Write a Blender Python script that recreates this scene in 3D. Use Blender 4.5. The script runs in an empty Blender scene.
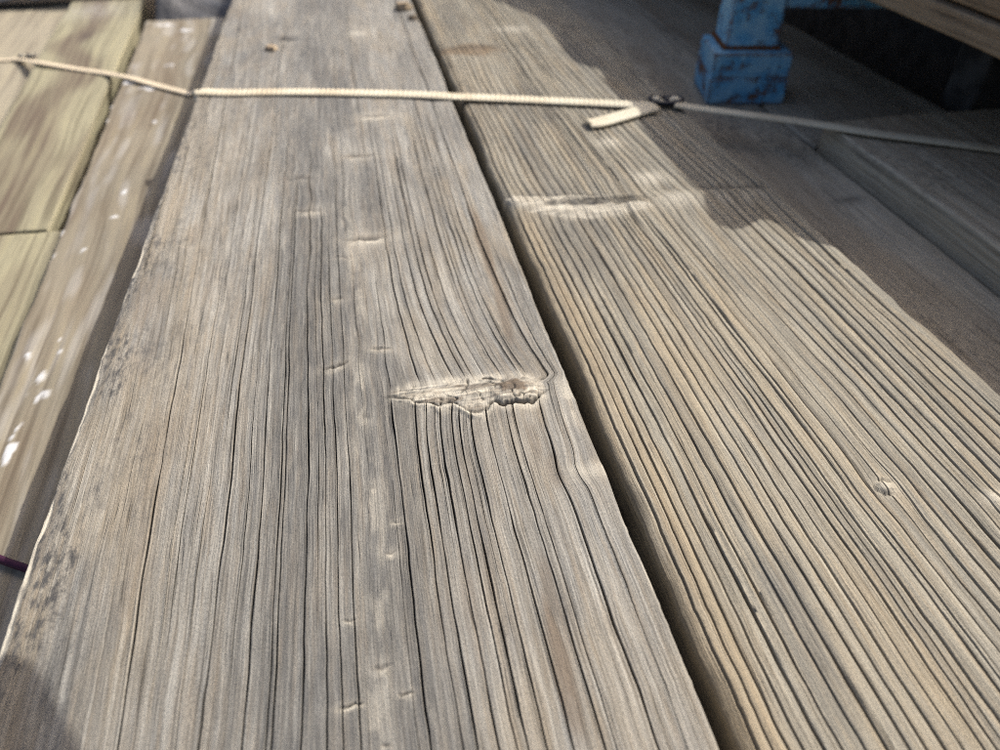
import bpy, math, random
import numpy as np
from mathutils import Vector, Matrix

# ------------------------------------------------------------------ camera
H = 0.227                      # camera height above the main plank
PITCH = math.atan(623 / 751.0)
YAW = math.atan(185 / 976.0)
FPX = 751.0                    # focal length in photo pixels (1000 wide)
SC = bpy.context.scene
COL = SC.collection
F = Vector((math.sin(YAW) * math.cos(PITCH), math.cos(YAW) * math.cos(PITCH), -math.sin(PITCH)))
R = Vector((math.cos(YAW), -math.sin(YAW), 0))
U = R.cross(F)
cam_d = bpy.data.cameras.new('camera')
cam = bpy.data.objects.new('camera', cam_d)
COL.objects.link(cam)
cam.matrix_world = Matrix(((R.x, U.x, -F.x, 0), (R.y, U.y, -F.y, 0), (R.z, U.z, -F.z, H), (0, 0, 0, 1)))
cam_d.sensor_width = 36.0
cam_d.lens = FPX / 1000 * 36
cam_d.clip_start = 0.005
cam_d.clip_end = 500
cam_d.dof.use_dof = True
cam_d.dof.focus_distance = 0.310
cam_d.dof.aperture_fstop = 8.4
SC.camera = cam

# ------------------------------------------------------------------ light
SUN = Vector((0.60, 0.34, 0.73)).normalized()
w = bpy.data.worlds.new('World')
SC.world = w
w.use_nodes = True
nt = w.node_tree
nt.nodes.clear()
sky = nt.nodes.new('ShaderNodeTexSky')
sky.sky_type = 'NISHITA'
sky.sun_disc = False
sky.sun_elevation = math.asin(SUN.z)
sky.sun_rotation = math.atan2(SUN.x, SUN.y)
sky.dust_density = 6.0
sky.air_density = 0.75
sky.ozone_density = 0.2
bg = nt.nodes.new('ShaderNodeBackground')
bg.inputs['Strength'].default_value = 0.145
wo = nt.nodes.new('ShaderNodeOutputWorld')
nt.links.new(sky.outputs[0], bg.inputs['Color'])
nt.links.new(bg.outputs[0], wo.inputs['Surface'])
sl = bpy.data.lights.new('sun', 'SUN')
sl.energy = 3.5
sl.angle = math.radians(0.55)
sl.color = (1.0, 0.965, 0.905)
so = bpy.data.objects.new('sun', sl)
COL.objects.link(so)
so.rotation_euler = SUN.to_track_quat('Z', 'Y').to_euler()
so.location = (0, 0, 3)
SC.view_settings.view_transform = 'Standard'
SC.view_settings.look = 'None'
SC.view_settings.exposure = 0.36
SC.cycles.use_denoising = False
SC.cycles.filter_width = 1.1
SC.view_settings.gamma = 1.0


# ------------------------------------------------------------------ helpers
def P(px, py, z=0.0):
    """photo pixel -> point on the horizontal plane z (the surface the thing lies on)"""
    d = F + R * ((px - 500) / FPX) - U * ((py - 375) / FPX)
    t = (z - H) / d.z
    return np.array((d.x * t, d.y * t, z))


def hash2(i, j, seed):
    n = (i.astype(np.int64) * 374761393 + j.astype(np.int64) * 668265263 + seed * 1442695041) & 0xFFFFFFFF
    n = ((n ^ (n >> 13)) * 1274126177) & 0xFFFFFFFF
    n = (n ^ (n >> 16)) & 0xFFFFFF
    return n / float(0xFFFFFF)


def noise(x, y, seed=0):
    """smooth value noise, -1..1"""
    x, y = np.broadcast_arrays(np.asarray(x, float), np.asarray(y, float))
    xi, yi = np.floor(x), np.floor(y)
    fx, fy = x - xi, y - yi
    fx = fx * fx * (3 - 2 * fx)
    fy = fy * fy * (3 - 2 * fy)
    a, b = hash2(xi, yi, seed), hash2(xi + 1, yi, seed)
    c, d = hash2(xi, yi + 1, seed), hash2(xi + 1, yi + 1, seed)
    return ((a * (1 - fx) + b * fx) * (1 - fy) + (c * (1 - fx) + d * fx) * fy) * 2 - 1


def fbm(x, y, seed=0, oct=3):
    s, a = 0, 1.0
    for o in range(oct):
        s = s + a * noise(np.asarray(x) * 2 ** o, np.asarray(y) * 2 ** o, seed + 17 * o)
        a *= 0.5
    return s


def sstep(a, b, x):
    t = np.clip((x - a) / (b - a), 0, 1)
    return t * t * (3 - 2 * t)


def gauss(x, s):
    return np.exp(-(x / s) ** 2)


def tag(o, label=None, cat=None, group=None, kind=None):
    if label:
        o['label'] = label
    if cat:
        o['category'] = cat
    if group:
        o['group'] = group
    if kind:
        o['kind'] = kind
    return o


def mesh_obj(name, verts, faces, mat, parent=None, smooth=True, attrs=None):
    """verts (n,3) array, faces: list of index tuples or (m,4) array"""
    me = bpy.data.meshes.new(name)
    verts = np.asarray(verts, np.float32)
    me.vertices.add(len(verts))
    me.vertices.foreach_set('co', verts.ravel())
    if isinstance(faces, np.ndarray):
        n = len(faces)
        loops = faces.ravel().astype(np.int32)
        starts = np.arange(0, n * faces.shape[1], faces.shape[1], dtype=np.int32)
    else:
        loops = np.concatenate([np.asarray(f, np.int32) for f in faces])
        lens = np.array([len(f) for f in faces])
        starts = np.concatenate([[0], np.cumsum(lens)[:-1]]).astype(np.int32)
        n = len(faces)
    me.loops.add(len(loops))
    me.loops.foreach_set('vertex_index', loops)
    me.polygons.add(n)
    me.polygons.foreach_set('loop_start', starts)
    me.update(calc_edges=True)
    me.validate()
    if smooth is not False:
        me.polygons.foreach_set('use_smooth', np.ones(len(me.polygons), bool))
    for k, v in (attrs or {}).items():
        at = me.attributes.new(k, 'FLOAT', 'POINT')
        at.data.foreach_set('value', np.asarray(v, np.float32).ravel())
    if mat:
        me.materials.append(mat)
    o = bpy.data.objects.new(name, me)
    COL.objects.link(o)
    if parent:
        o.parent = parent
    return o


# ------------------------------------------------------------------ node materials
class NT:
    def __init__(self, name):
        self.m = bpy.data.materials.new(name)
        self.m.use_nodes = True
        self.t = self.m.node_tree
        self.t.nodes.clear()
        self.out = self.t.nodes.new('ShaderNodeOutputMaterial')
        self.b = self.t.nodes.new('ShaderNodeBsdfPrincipled')
        self.t.links.new(self.b.outputs[0], self.out.inputs[0])

    def put(self, sock, v):
        if isinstance(v, bpy.types.NodeSocket):
            self.t.links.new(v, sock)
        elif isinstance(v, (tuple, list)) and len(v) == 3 and sock.type == 'RGBA':
            sock.default_value = (*v, 1)
        else:
            sock.default_value = v

    def attr(self, n):
        a = self.t.nodes.new('ShaderNodeAttribute')
        a.attribute_name = n
        return a.outputs['Fac']

    def math(self, op, a, b=0.0, c=None, clamp=False):
        n = self.t.nodes.new('ShaderNodeMath')
        n.operation = op
        n.use_clamp = clamp
        self.put(n.inputs[0], a)
        self.put(n.inputs[1], b)
        if c is not None:
            self.put(n.inputs[2], c)
        return n.outputs[0]

    def vec(self, x, y, z=0.0):
        n = self.t.nodes.new('ShaderNodeCombineXYZ')
        for i, v in enumerate((x, y, z)):
            self.put(n.inputs[i], v)
        return n.outputs[0]

    def obj(self):
        n = self.t.nodes.new('ShaderNodeTexCoord')
        return n.outputs['Object']

    def mapv(self, v, sc):
        n = self.t.nodes.new('ShaderNodeVectorMath')
        n.operation = 'MULTIPLY'
        self.put(n.inputs[0], v)
        n.inputs[1].default_value = sc
        return n.outputs[0]

    def noise(self, v, scale=1.0, detail=3.0, rough=0.55, dist=0.0):
        n = self.t.nodes.new('ShaderNodeTexNoise')
        self.put(n.inputs['Vector'], v)
        n.inputs['Scale'].default_value = scale
        n.inputs['Detail'].default_value = detail
        n.inputs['Roughness'].default_value = rough
        n.inputs['Distortion'].default_value = dist
        return n.outputs['Fac']

    def ramp(self, f, stops):
        n = self.t.nodes.new('ShaderNodeValToRGB')
        el = n.color_ramp.elements
        while len(el) < len(stops):
            el.new(0.5)
        for e, (p, c) in zip(el, stops):
            e.position = p
            e.color = (*c, 1) if len(c) == 3 else c
        self.put(n.inputs[0], f)
        return n.outputs[0]

    def rng(self, f, a, b, lo=0.0, hi=1.0):
        n = self.t.nodes.new('ShaderNodeMapRange')
        self.put(n.inputs[0], f)
        for i, v in enumerate((a, b, lo, hi)):
            n.inputs[i + 1].default_value = v
        return n.outputs[0]

    def mix(self, f, a, b, mode='MIX'):
        n = self.t.nodes.new('ShaderNodeMix')
        n.data_type = 'RGBA'
        n.blend_type = mode
        self.put(n.inputs[0], f)
        self.put(n.inputs[6], a)
        self.put(n.inputs[7], b)
        return n.outputs[2]

    def bump(self, h, dist, strength=1.0, normal=None):
        n = self.t.nodes.new('ShaderNodeBump')
        n.inputs['Distance'].default_value = dist
        n.inputs['Strength'].default_value = strength
        self.put(n.inputs['Height'], h)
        if normal is not None:
            self.put(n.inputs['Normal'], normal)
        return n.outputs[0]

    def done(self, col, rough=0.8, spec=0.25, normal=None, **kw):
        self.put(self.b.inputs['Base Color'], col)
        self.put(self.b.inputs['Roughness'], rough)
        self.put(self.b.inputs['Specular IOR Level'], spec)
        if normal is not None:
            self.put(self.b.inputs['Normal'], normal)
        for k, v in kw.items():
            self.put(self.b.inputs[k.replace('_', ' ')], v)
        return self.m


def grey_wood(name, dark, mid, light, brown, streak=1.0, blotch=0.0, bands=0.0):
    """weathered timber; gu = across the grain, gv = along it (attributes of the mesh follow the grain)"""
    n = NT(name)
    gu, gv = n.attr('gu'), n.attr('gv')
    fine = n.noise(n.vec(n.math('MULTIPLY', gu, 2600), n.math('MULTIPLY', gv, 55)), 1, 3, .6)
    mid_s = n.noise(n.vec(n.math('MULTIPLY', gu, 620), n.math('MULTIPLY', gv, 10), 3.1), 1, 4, .6)
    broad = n.noise(n.vec(n.math('MULTIPLY', gu, 95), n.math('MULTIPLY', gv, 9), 7.7), 1, 4, .6)
    grit = n.noise(n.vec(n.math('MULTIPLY', gu, 1900), n.math('MULTIPLY', gv, 900), 1.0), 1, 2, .6)
    patch = n.noise(n.vec(n.math('MULTIPLY', gu, 45), n.math('MULTIPLY', gv, 16), 2.2), 1, 5, .65)
    base = n.ramp(mid_s, [(.30, dark), (.48, mid), (.70, light)])
    base = n.mix(n.rng(broad, .48, .72, 0, .75), base, brown)
    hue = n.noise(n.vec(n.math('MULTIPLY', gu, 480), n.math('MULTIPLY', gv, 26), 6.3), 1, 3, .6)
    base = n.mix(n.rng(hue, .52, .66, 0, .45), base, (mid[0] * .86, mid[1] * .93, mid[2] * 1.06))
    base = n.mix(n.rng(hue, .46, .34, 0, .40), base, (brown[0] * 1.1, brown[1] * 1.05, brown[2]))
    base = n.mix(n.rng(fine, .35, .75, 0, .34 * streak), base, light)
    base = n.mix(n.rng(fine, .47, .30, 0, .5 * streak), base, dark)
    base = n.mix(n.rng(grit, .50, .30, 0, .55), base, dark)
    base = n.mix(n.rng(grit, .60, .78, 0, .50), base, (light[0] * 1.1, light[1] * 1.1, light[2] * 1.08))
    fib = n.noise(n.vec(n.math('MULTIPLY', gu, 1500), n.math('MULTIPLY', gv, 14), 12.2), 1, 2, .5)
    base = n.mix(n.rng(fib, .40, .27, 0, .75 * streak), base, (dark[0] * .55, dark[1] * .54, dark[2] * .52))
    base = n.mix(n.rng(fib, .62, .76, 0, .55 * streak), base, (light[0] * 1.12, light[1] * 1.12, light[2] * 1.1))
    # hairline checks: thin dirt-filled lines between fibres
    hair = n.noise(n.vec(n.math('MULTIPLY', gu, 760), n.math('MULTIPLY', gv, 5.5), 9.4), 1, 1, .4)
    line = n.rng(n.math('ABSOLUTE', n.math('SUBTRACT', hair, .5)), .0, .018, 1, 0)
    gate = n.rng(n.noise(n.vec(n.math('MULTIPLY', gu, 300), n.math('MULTIPLY', gv, 22), 5.), 1, 2, .5), .48, .62)
    line = n.math('MULTIPLY', line, gate)
    base = n.mix(n.math('MULTIPLY', line, .55), base, (dark[0] * .35, dark[1] * .34, dark[2] * .32))
    if bands:
        bd_ = n.noise(n.vec(n.math('MULTIPLY', gu, 230), n.math('MULTIPLY', gv, 3), 15.), 1, 1, .4)
        base = n.mix(n.rng(bd_, .47, .40, 0, bands), base, (dark[0] * .5, dark[1] * .48, dark[2] * .45))
    if blotch:
        base = n.mix(n.rng(patch, .52, .70, 0, blotch), base, (dark[0] * .75, dark[1] * .75, dark[2] * .75))
    base = n.mix(n.math('MULTIPLY', n.attr('gold'), n.rng(fine, .2, .7, .6, 1.0)), base, (.365, .290, .180))
    base = n.mix(n.math('MULTIPLY', n.attr('brown'), n.rng(mid_s, .2, .7, .6, 1.0)), base, (brown[0] * .62, brown[1] * .55, brown[2] * .5))
    palec = (.58, .535, .435)
    base = n.mix(n.math('MULTIPLY', n.attr('pale'), n.rng(grit, .2, .7, .55, 1.0)), base, palec)
    mil = n.math('MULTIPLY', n.attr('mildew'), n.rng(n.noise(n.vec(n.math('MULTIPLY', gu, 300), n.math('MULTIPLY', gv, 120), 4.), 1, 5, .7), .46, .60))
    base = n.mix(mil, base, (.075, .072, .068))
    base = n.mix(n.attr('dirt'), base, (.030, .026, .021))
    st_ = n.math('MULTIPLY', n.attr('stain_shade'), n.rng(n.noise(n.vec(n.math('MULTIPLY', gu, 700), n.math('MULTIPLY', gv, 60), 8.), 1, 3, .6), .25, .7, 1.0, .35))
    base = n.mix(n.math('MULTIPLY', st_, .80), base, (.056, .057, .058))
    hgt = n.math('ADD', n.math('MULTIPLY', fine, .8), n.math('ADD', n.math('MULTIPLY', mid_s, .35), n.math('MULTIPLY', grit, .45)))
    hgt = n.math('SUBTRACT', hgt, n.math('MULTIPLY', line, .9))
    nrm = n.bump(hgt, .00050, 1.0)
    return n.done(base, n.rng(fine, .3, .7, .62, .85), .32, nrm)


# ------------------------------------------------------------------ plank builder
def rows_px(v0, v1, step, z=0.0, near=-0.25, far=1.7, dense=()):
    """lengthwise stations; closer together where the picture resolves more"""
    vs = [float(v0)]
    while vs[-1] > v1:
        v = vs[-1]
        s = step
        for a, b, k in dense:
            if a <= v <= b:
                s = step * k
        vs.append(v - s)
    ys = [P(500, v, z)[1] for v in vs]
    ys = [y for y in ys if near < y < far]
    pre = list(np.linspace(near, ys[0], 14)[:-1])
    post = list(np.linspace(ys[-1], far, 24)[1:])
    return np.array(pre + ys + post)


def plank(name, xl, xr, z, th, ys, cols, warp=None, hfun=None, afun=None, mat=None, rnd=0.003,
          knots=(), side_noise=.0006, seed=0, edge_var=0.0006, side_shade=0.0):
    """xl, xr: functions y -> x of the long edges. cols: (centre u 0..1 metres-from-left, offset, crack index) rows.
    The mesh columns run along the grain, so cracks and ridges follow it exactly."""
    uc = np.array([c[0] for c in cols])
    off = np.array([c[1] for c in cols])
    ny, nu = len(ys), len(cols)
    Y = np.repeat(ys[:, None], nu, 1)
    UC = np.repeat(uc[None], ny, 0)
    L = xl(ys)[:, None]
    W = (xr(ys) - xl(ys))[:, None]
    w0 = float(np.interp(0.16, ys, (xr(ys) - xl(ys))))
    X = UC.copy()
    if warp is not None:
        X = X + warp(UC, Y)
    wf = 1.0
    ex = {}
    Z = np.zeros_like(X)
    A = {k: np.zeros_like(X) for k in ('dirt', 'pale', 'brown', 'mildew', 'stain_shade', 'gold')}
    xx = X / w0
    OFF = np.repeat(off[None], ny, 0)
    if hfun is not None:
        Z, wfac, A2 = hfun(UC, OFF, Y, L + xx * W)
        A.update(A2)
        xx = xx + OFF * wfac / w0
    else:
        xx = xx + OFF / w0
    xx = np.clip(xx, 0, 1)
    XW = L + xx * W
    # wander of the arrises
    dl = XW - L
    dr = L + W - XW
    ev = edge_var * (fbm(Y * 22, seed + .5, seed + 3, 4) + .5 * np.minimum(0, noise(Y * 260, seed + .7, seed + 4) + .3))
    er = edge_var * (fbm(Y * 20, seed + 9.5, seed + 5, 4) - .5 * np.minimum(0, noise(Y * 240, seed + .9, seed + 6) + .3))
    rl = rnd * (1 + .35 * fbm(Y * 30, 1.5, seed + 8, 3))
    rr = rnd * (1 + .35 * fbm(Y * 30, 4.5, seed + 9, 3))
    tl = np.clip(1 - dl / rl, 0, 1)
    tr = np.clip(1 - dr / rr, 0, 1)
    drop = rl * (1 - np.sqrt(1 - tl ** 2 * .98)) + rr * (1 - np.sqrt(1 - tr ** 2 * .98))
    fade = np.clip(dl / .0015, 0, 1) * np.clip(dr / .0015, 0, 1)
    ZZ = z + Z * fade - drop
    XW = XW + ev * gauss(dl, .01) + er * gauss(dr, .01)
    GU = UC + OFF
    top = np.stack([XW, Y, ZZ], -1)
    # sides: from the arris down
    nd = 7
    def side(edge_col, sgn, sd):
        out = []
        for k in range(1, nd + 1):
            f = k / nd
            xs = XW[:, edge_col] + sgn * side_noise * fbm(ys * 40, f * 9, sd, 3) * (0.3 + f)
            zs = ZZ[:, edge_col] + (z - th - ZZ[:, edge_col]) * f
            out.append(np.stack([xs, ys, zs], -1))
        return out
    ls = side(0, -1, seed + 21)[::-1]
    rs = side(-1, 1, seed + 31)
    allc = ls + [top[:, i] for i in range(nu)] + rs
    V = np.stack(allc, 1)                     # ny, ncol, 3
    nc = V.shape[1]
    def pad(a, kind):
        l0 = np.repeat(a[:, :1], nd, 1)
        r0 = np.repeat(a[:, -1:], nd, 1)
        if kind == 'gu':
            l0 = l0 - np.arange(nd, 0, -1)[None] * th / nd
            r0 = r0 + np.arange(1, nd + 1)[None] * th / nd
        if kind in ('dirt', 'pale', 'mildew'):
            l0, r0 = l0 * .3, r0 * .3
        if kind == 'stain_shade' and side_shade:
            l0, r0 = np.maximum(l0 * .5, side_shade), np.maximum(r0 * .5, side_shade)  # side faces darkened in colour so the gaps between planks look shaded
        return np.concatenate([l0, a, r0], 1)
    at = {'gu': pad(GU, 'gu'), 'gv': pad(Y, 'gv')}
    for k, v in A.items():
        at[k] = pad(np.clip(v, 0, 1), k)
    idx = np.arange(ny * nc).reshape(ny, nc)
    q = np.stack([idx[:-1, :-1], idx[:-1, 1:], idx[1:, 1:], idx[1:, :-1]], -1)
    # close the underside
    bot = np.stack([idx[:-1, -1], idx[:-1, 0], idx[1:, 0], idx[1:, -1]], -1)
    qm = np.zeros(q.shape[:2], int)
    for ki, kf in enumerate(knots):
        cx = .25 * (V[:-1, :-1] + V[:-1, 1:] + V[1:, 1:] + V[1:, :-1])
        topm = np.zeros(q.shape[:2], bool)
        topm[:, nd:nd + nu - 1] = True
        qm[(kf(cx[..., 0], cx[..., 1]) < 1) & topm] = ki + 1
    Vf = V.reshape(-1, 3)
    af = {k: v.reshape(-1) for k, v in at.items()}
    body = np.concatenate([q[qm == 0], bot.reshape(-1, 4)])
    n0 = len(Vf)
    # end caps: quads between mirrored columns
    caps = []
    for r in (0, ny - 1):
        half = nc // 2
        st = max(1, half // 40)
        ids = list(range(0, nc, 1))
        caps.append(tuple(idx[r, ids]) if r == ny - 1 else tuple(idx[r, ids][::-1]))
    faces = [tuple(f) for f in ()]
    me_faces = body
    # build body
    me = bpy.data.meshes.new(name)
    used = np.zeros(n0, bool)
    used[body.ravel()] = True
    for c in caps:
        used[list(c)] = True
    remap = np.cumsum(used) - 1
    vb = Vf[used]
    loops = np.concatenate([remap[body.ravel()]] + [remap[np.array(c)] for c in caps]).astype(np.int32)
    starts = np.concatenate([np.arange(len(body)) * 4, [len(body) * 4, len(body) * 4 + len(caps[0])]]).astype(np.int32)
    me.vertices.add(len(vb))
    me.vertices.foreach_set('co', vb.astype(np.float32).ravel())
    me.loops.add(len(loops))
    me.loops.foreach_set('vertex_index', loops)
    me.polygons.add(len(starts))
    me.polygons.foreach_set('loop_start', starts)
    me.update(calc_edges=True)
    sm = np.ones(len(starts), bool)
    sm[-2:] = False
    me.polygons.foreach_set('use_smooth', sm)
    for k, v in af.items():
        a = me.attributes.new(k, 'FLOAT', 'POINT')
        a.data.foreach_set('value', v[used].astype(np.float32))
    me.materials.append(mat)
    o = bpy.data.objects.new(name, me)
    COL.objects.link(o)
    for ki in range(len(knots)):
        fs = q[qm == ki + 1]
        if not len(fs):
            continue
        u2, inv = np.unique(fs.ravel(), return_inverse=True)
        mesh_obj('knot', Vf[u2], inv.reshape(-1, 4), mat, o, True, {k: v[u2] for k, v in af.items()})
    return o


def fill_cols(width, cracks, spacing, halfw=1.0):
    """cracks: list of (u, half width). Five columns per crack, plain columns between."""
    cols = []
    cr = sorted(cracks)
    for u, hw in cr:
        for o in (-1.6, -1.0, -.55, 0, .55, 1.0, 1.6):
            cols.append((u, o * hw))
    pts = sorted([(u - hw * 1.9, u + hw * 1.9) for u, hw in cr])
    cur = 0.0
    segs = []
    for a, b in pts:
        if a > cur:
            segs.append((cur, a))
        cur = max(cur, b)
    if cur < width:
        segs.append((cur, width))
    for a, b in segs:
        n = max(1, int(math.ceil((b - a) / spacing)))
        for i in range(n + 1):
            cols.append((a + (b - a) * i / n, 0.0))
    for e in (.0003, .0008, .0014, .0022, .003):
        cols.append((e, 0.0))
        cols.append((width - e, 0.0))
    cols.sort(key=lambda c: c[0] + c[1])
    out = []
    for c in cols:
        if out and (c[0] + c[1]) - (out[-1][0] + out[-1][1]) < 2e-5:
            if c[1] != 0:
                out[-1] = c
            continue
        out.append(c)
    return out


def edge_fn(pts, z):
    w = sorted([tuple(P(a, b, z)[:2]) for a, b in pts], key=lambda p: p[1])
    xs = np.array([p[0] for p in w])
    ys = np.array([p[1] for p in w])
    k, c = np.polyfit(ys, xs, 1)
    return lambda y: k * np.asarray(y) + c


rng = random.Random(11)
ZB, ZC, ZD = -0.004, -0.026, -0.004

# ------------------------------------------------------------------ materials
M_GREY = grey_wood('silver_grey_wood', (.094, .088, .077), (.216, .204, .178), (.405, .390, .345), (.245, .202, .146), 1.0, .35)
M_TAN = grey_wood('ridged_tan_wood', (.120, .107, .082), (.250, .227, .176), (.382, .350, .276), (.290, .230, .146), .9, .25)
M_DULL = grey_wood('dull_brown_wood', (.240, .210, .160), (.420, .378, .295), (.540, .492, .390), (.380, .320, .225), 1.0, .4)
M_UP = grey_wood('brown_stacked_wood', (.170, .125, .080), (.310, .240, .158), (.410, .330, .228), (.260, .188, .110), .8, .2)
M_STRIPE = grey_wood('striped_tan_wood', (.240, .200, .140), (.500, .435, .320), (.620, .550, .420), (.400, .320, .210), .8, .0, .40)


def simple(name, c1, c2, scale, rough=.7, spec=.3, bump=.0, lo=.4, hi=.6, **kw):
    n = NT(name)
    v = n.obj()
    f = n.noise(v, scale, 4, .6)
    c = n.mix(n.rng(f, lo, hi), c1, c2)
    nr = n.bump(f, bump) if bump else None
    return n.done(c, rough, spec, nr, **kw)


# ------------------------------------------------------------------ ground
gr = NT('dark_earth')
gv_ = gr.obj()
gf = gr.noise(gv_, 9, 8, .65)
gm = gr.done(gr.mix(gf, (.12, .10, .075), (.24, .20, .15)), .95, .1, gr.bump(gf, .02))
gn = 40
gx = np.linspace(-60, 60, gn)
GX, GY = np.meshgrid(gx, gx)
gz = -.20 + 0 * GX
gi = np.arange(gn * gn).reshape(gn, gn)
ground = mesh_obj('ground', np.stack([GX.ravel(), GY.ravel(), gz.ravel()], 1),
                  np.stack([gi[:-1, :-1], gi[:-1, 1:], gi[1:, 1:], gi[1:, :-1]], -1).reshape(-1, 4), gm)
tag(ground, kind='structure')


# ------------------------------------------------------------------ main plank (A)
A_l = edge_fn([(0, 637), (97, 370), (152, 220), (200, 92), (230, 2)], 0)
A_r = edge_fn([(412, 0), (450, 99), (502, 227), (554, 350), (604, 470), (643, 557), (678, 637), (720, 747)], 0)
WA = float(A_r(.16) - A_l(.16))
AL0 = float(A_l(.16))


def ux(px, py, z=0.0):
    """metres from plank A's left edge"""
    p = P(px, py, z)
    return float((p[0] - A_l(p[1])) / (A_r(p[1]) - A_l(p[1])) * WA)


def au(slope):     # picture slope (x-315)/(y+248) -> u
    return ux(315 + slope * 888, 640)


KA = P(462, 393)                    # main knot
KAx0, KAx1 = P(386, 397)[0], P(546, 388)[0]
YK = KA[1]

meas = [(132, 652, .42, -.3, 1.3), (209, 652, .40, -.3, .95), (232, 652, .22, -.3, .40), (249, 652, .42, -.3, .62), (271, 652, .30, .0, .52),
        (277, 630, .34, -.3, .55), (304, 630, .38, -.3, .60), (326, 630, .34, -.3, .50), (340, 630, .30, -.3, .46), (356, 630, .32, -.3, .62),
        (407, 630, .20, -.3, .24), (417, 630, .36, -.3, .40), (444, 630, .34, -.3, .62), (457, 630, .34, -.3, .60), (476, 630, .40, -.3, .55),
        (492, 630, .36, -.3, .60), (503, 633, .34, -.3, .62), (520, 633, .30, -.3, .50), (543, 633, .32, -.3, .62), (570, 633, .34, -.3, .70),
        (580, 633, .26, -.3, .60), (617, 633, .48, -.3, 1.1), (643, 633, .20, -.3, .30), (160, 640, .12, .1, .35), (188, 640, .14, -.3, .28)]
cracks_A = []                       # (u, half width, y0, y1, seed)
for i, (px, py, hw, y0, y1) in enumerate(meas):
    cracks_A.append((ux(px, py), hw * .00112, y0, y1, i))
# far-half cracks, seen only beyond the knot
for i, s in enumerate((-.30, -.235, -.205, -.16, -.13, -.095, -.045, -.01, .03, .065, .10, .125, .15, .19, .215, .237, .262, .29, .316, .345, .365)):
    u = au(s)
    if min(abs(u - c[0]) for c in cracks_A) > .0022:
        cracks_A.append((u, .00024 + .00016 * rng.random(), .22 + .2 * rng.random(), .55 + .5 * rng.random(), 50 + i))
for i in range(26):
    u = .012 + rng.random() * (WA - .02)
    if min(abs(u - c[0]) for c in cracks_A) > .0017:
        y0 = rng.random() * .5
        cracks_A.append((u, .00014 + .00010 * rng.random(), y0, y0 + .08 + .25 * rng.random(), 90 + i))
crA = {round(c[0], 7): c for c in cracks_A}
U_LEFT0, U_LEFT1 = au(-.235), au(-.12)
UK0, UK1, UK2 = au(.105), au(.19), au(.33)
KX = P(582, 470)


def warp_A(u, y):
    s = -(y - .14) * .042 * (1 - sstep(U_LEFT0, U_LEFT1, u)) * sstep(0, .02, u)
    win = sstep(UK0, UK1, u) * (1 - sstep(UK2 - .004, WA + .006, u))
    d = y - YK
    up = np.where(d > 0, np.exp(-np.abs(d) / .05) * (1 - .15 * np.exp(-np.abs(d) / .006)), 0)
    dn = np.where(d <= 0, (.34 + .12 * noise(u * 160, 3.7, 8)) * np.exp(-np.abs(d) / .011), 0)
    blend = sstep(-.004, .006, d)
    s = s + .0145 * win * (up * blend + dn * (1 - blend))
    edgef = sstep(0, .006, u) * sstep(0, .006, WA - u)
    s = s + (.0008 * noise(u * 40, y * 14, 5) + .0003 * noise(u * 90, y * 45, 6) + .00014 * noise(u * 160, y * 130, 7)) * edgef
    # kink by the right edge below the knot
    s = s - .0022 * gauss(y - KX[1], .008) * gauss(u - ux(582, 470), .010) * edgef
    # small wave around the upper slit knots
    for px, py, a in ((310, 205, .0016), (365, 238, .0018), (300, 172, .0012), (375, 350, .0014)):
        c = P(px, py)
        s = s + a * edgef * gauss(y - c[1], .018) * gauss(u - ux(px, py), .012) * np.sin((y - c[1]) / .011)
    return s


# (px, py, half length across, half depth along, rise, slit depth, pale, tilt)
small_A = [(366, 240, .014, .006, .0007, .0012, .9, 0), (308, 212, .012, .005, .0004, .0006, .7, 0), (336, 367, .0062, .0030, .0008, .0012, .8, .35),
           (380, 350, .0060, .0024, .0006, .0010, .7, -.3), (375, 117, .014, .006, .0006, .0011, .8, -.1), (357, 157, .012, .006, .0005, .0008, .5, 0),
           (285, 42, .012, .020, .001, .002, .2, 0), (356, 32, .012, .014, .0012, .0003, .75, 0), (390, 555, .0022, .0017, .0005, .0004, .9, 0),
           (348, 621, .0026, .0014, .0003, .0006, .7, 0), (381, 668, .0036, .0024, .0004, .0005, .7, 0), (350, 707, .0042, .0012, .0004, .0011, 1., .1),
           (405, 694, .0026, .0011, .0003, .0008, .8, 0), (386, 747, .0020, .0012, .0003, .0005, .8, 0), (343, 258, .006, .003, .0003, .0006, .4, 0),
           (338, 300, .004, .003, .0003, .0006, .5, 0), (365, 420, .003, .006, .0003, .0002, .5, 0), (372, 487, .002, .004, .0003, .0002, .6, 0),
           (395, 523, .0025, .0012, .0003, .0004, .8, 0), (300, 180, .010, .008, .0006, .0006, .25, 0), (630, 520, .003, .004, .0004, 0, .7, 0),
           (649, 572, .002, .006, .0004, 0, .8, 0)]
lip = np.array([P(*p)[:2] for p in ((384, 398), (407, 399.5), (416, 404), (429, 404), (438, 408), (443, 406.5), (449, 403.5), (456, 405), (463, 408.5), (472, 413), (481, 413.4),
                                    (488, 409), (495, 402), (504, 404.5), (513, 402), (524, 403), (530, 403), (537, 398), (546, 392))])
top_ = np.array([P(*p)[:2] for p in ((384, 396), (405, 390), (430, 386), (455, 383), (480, 380), (505, 379), (525, 378), (540, 383), (547, 390))])
bark = P(513, 388)


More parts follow.
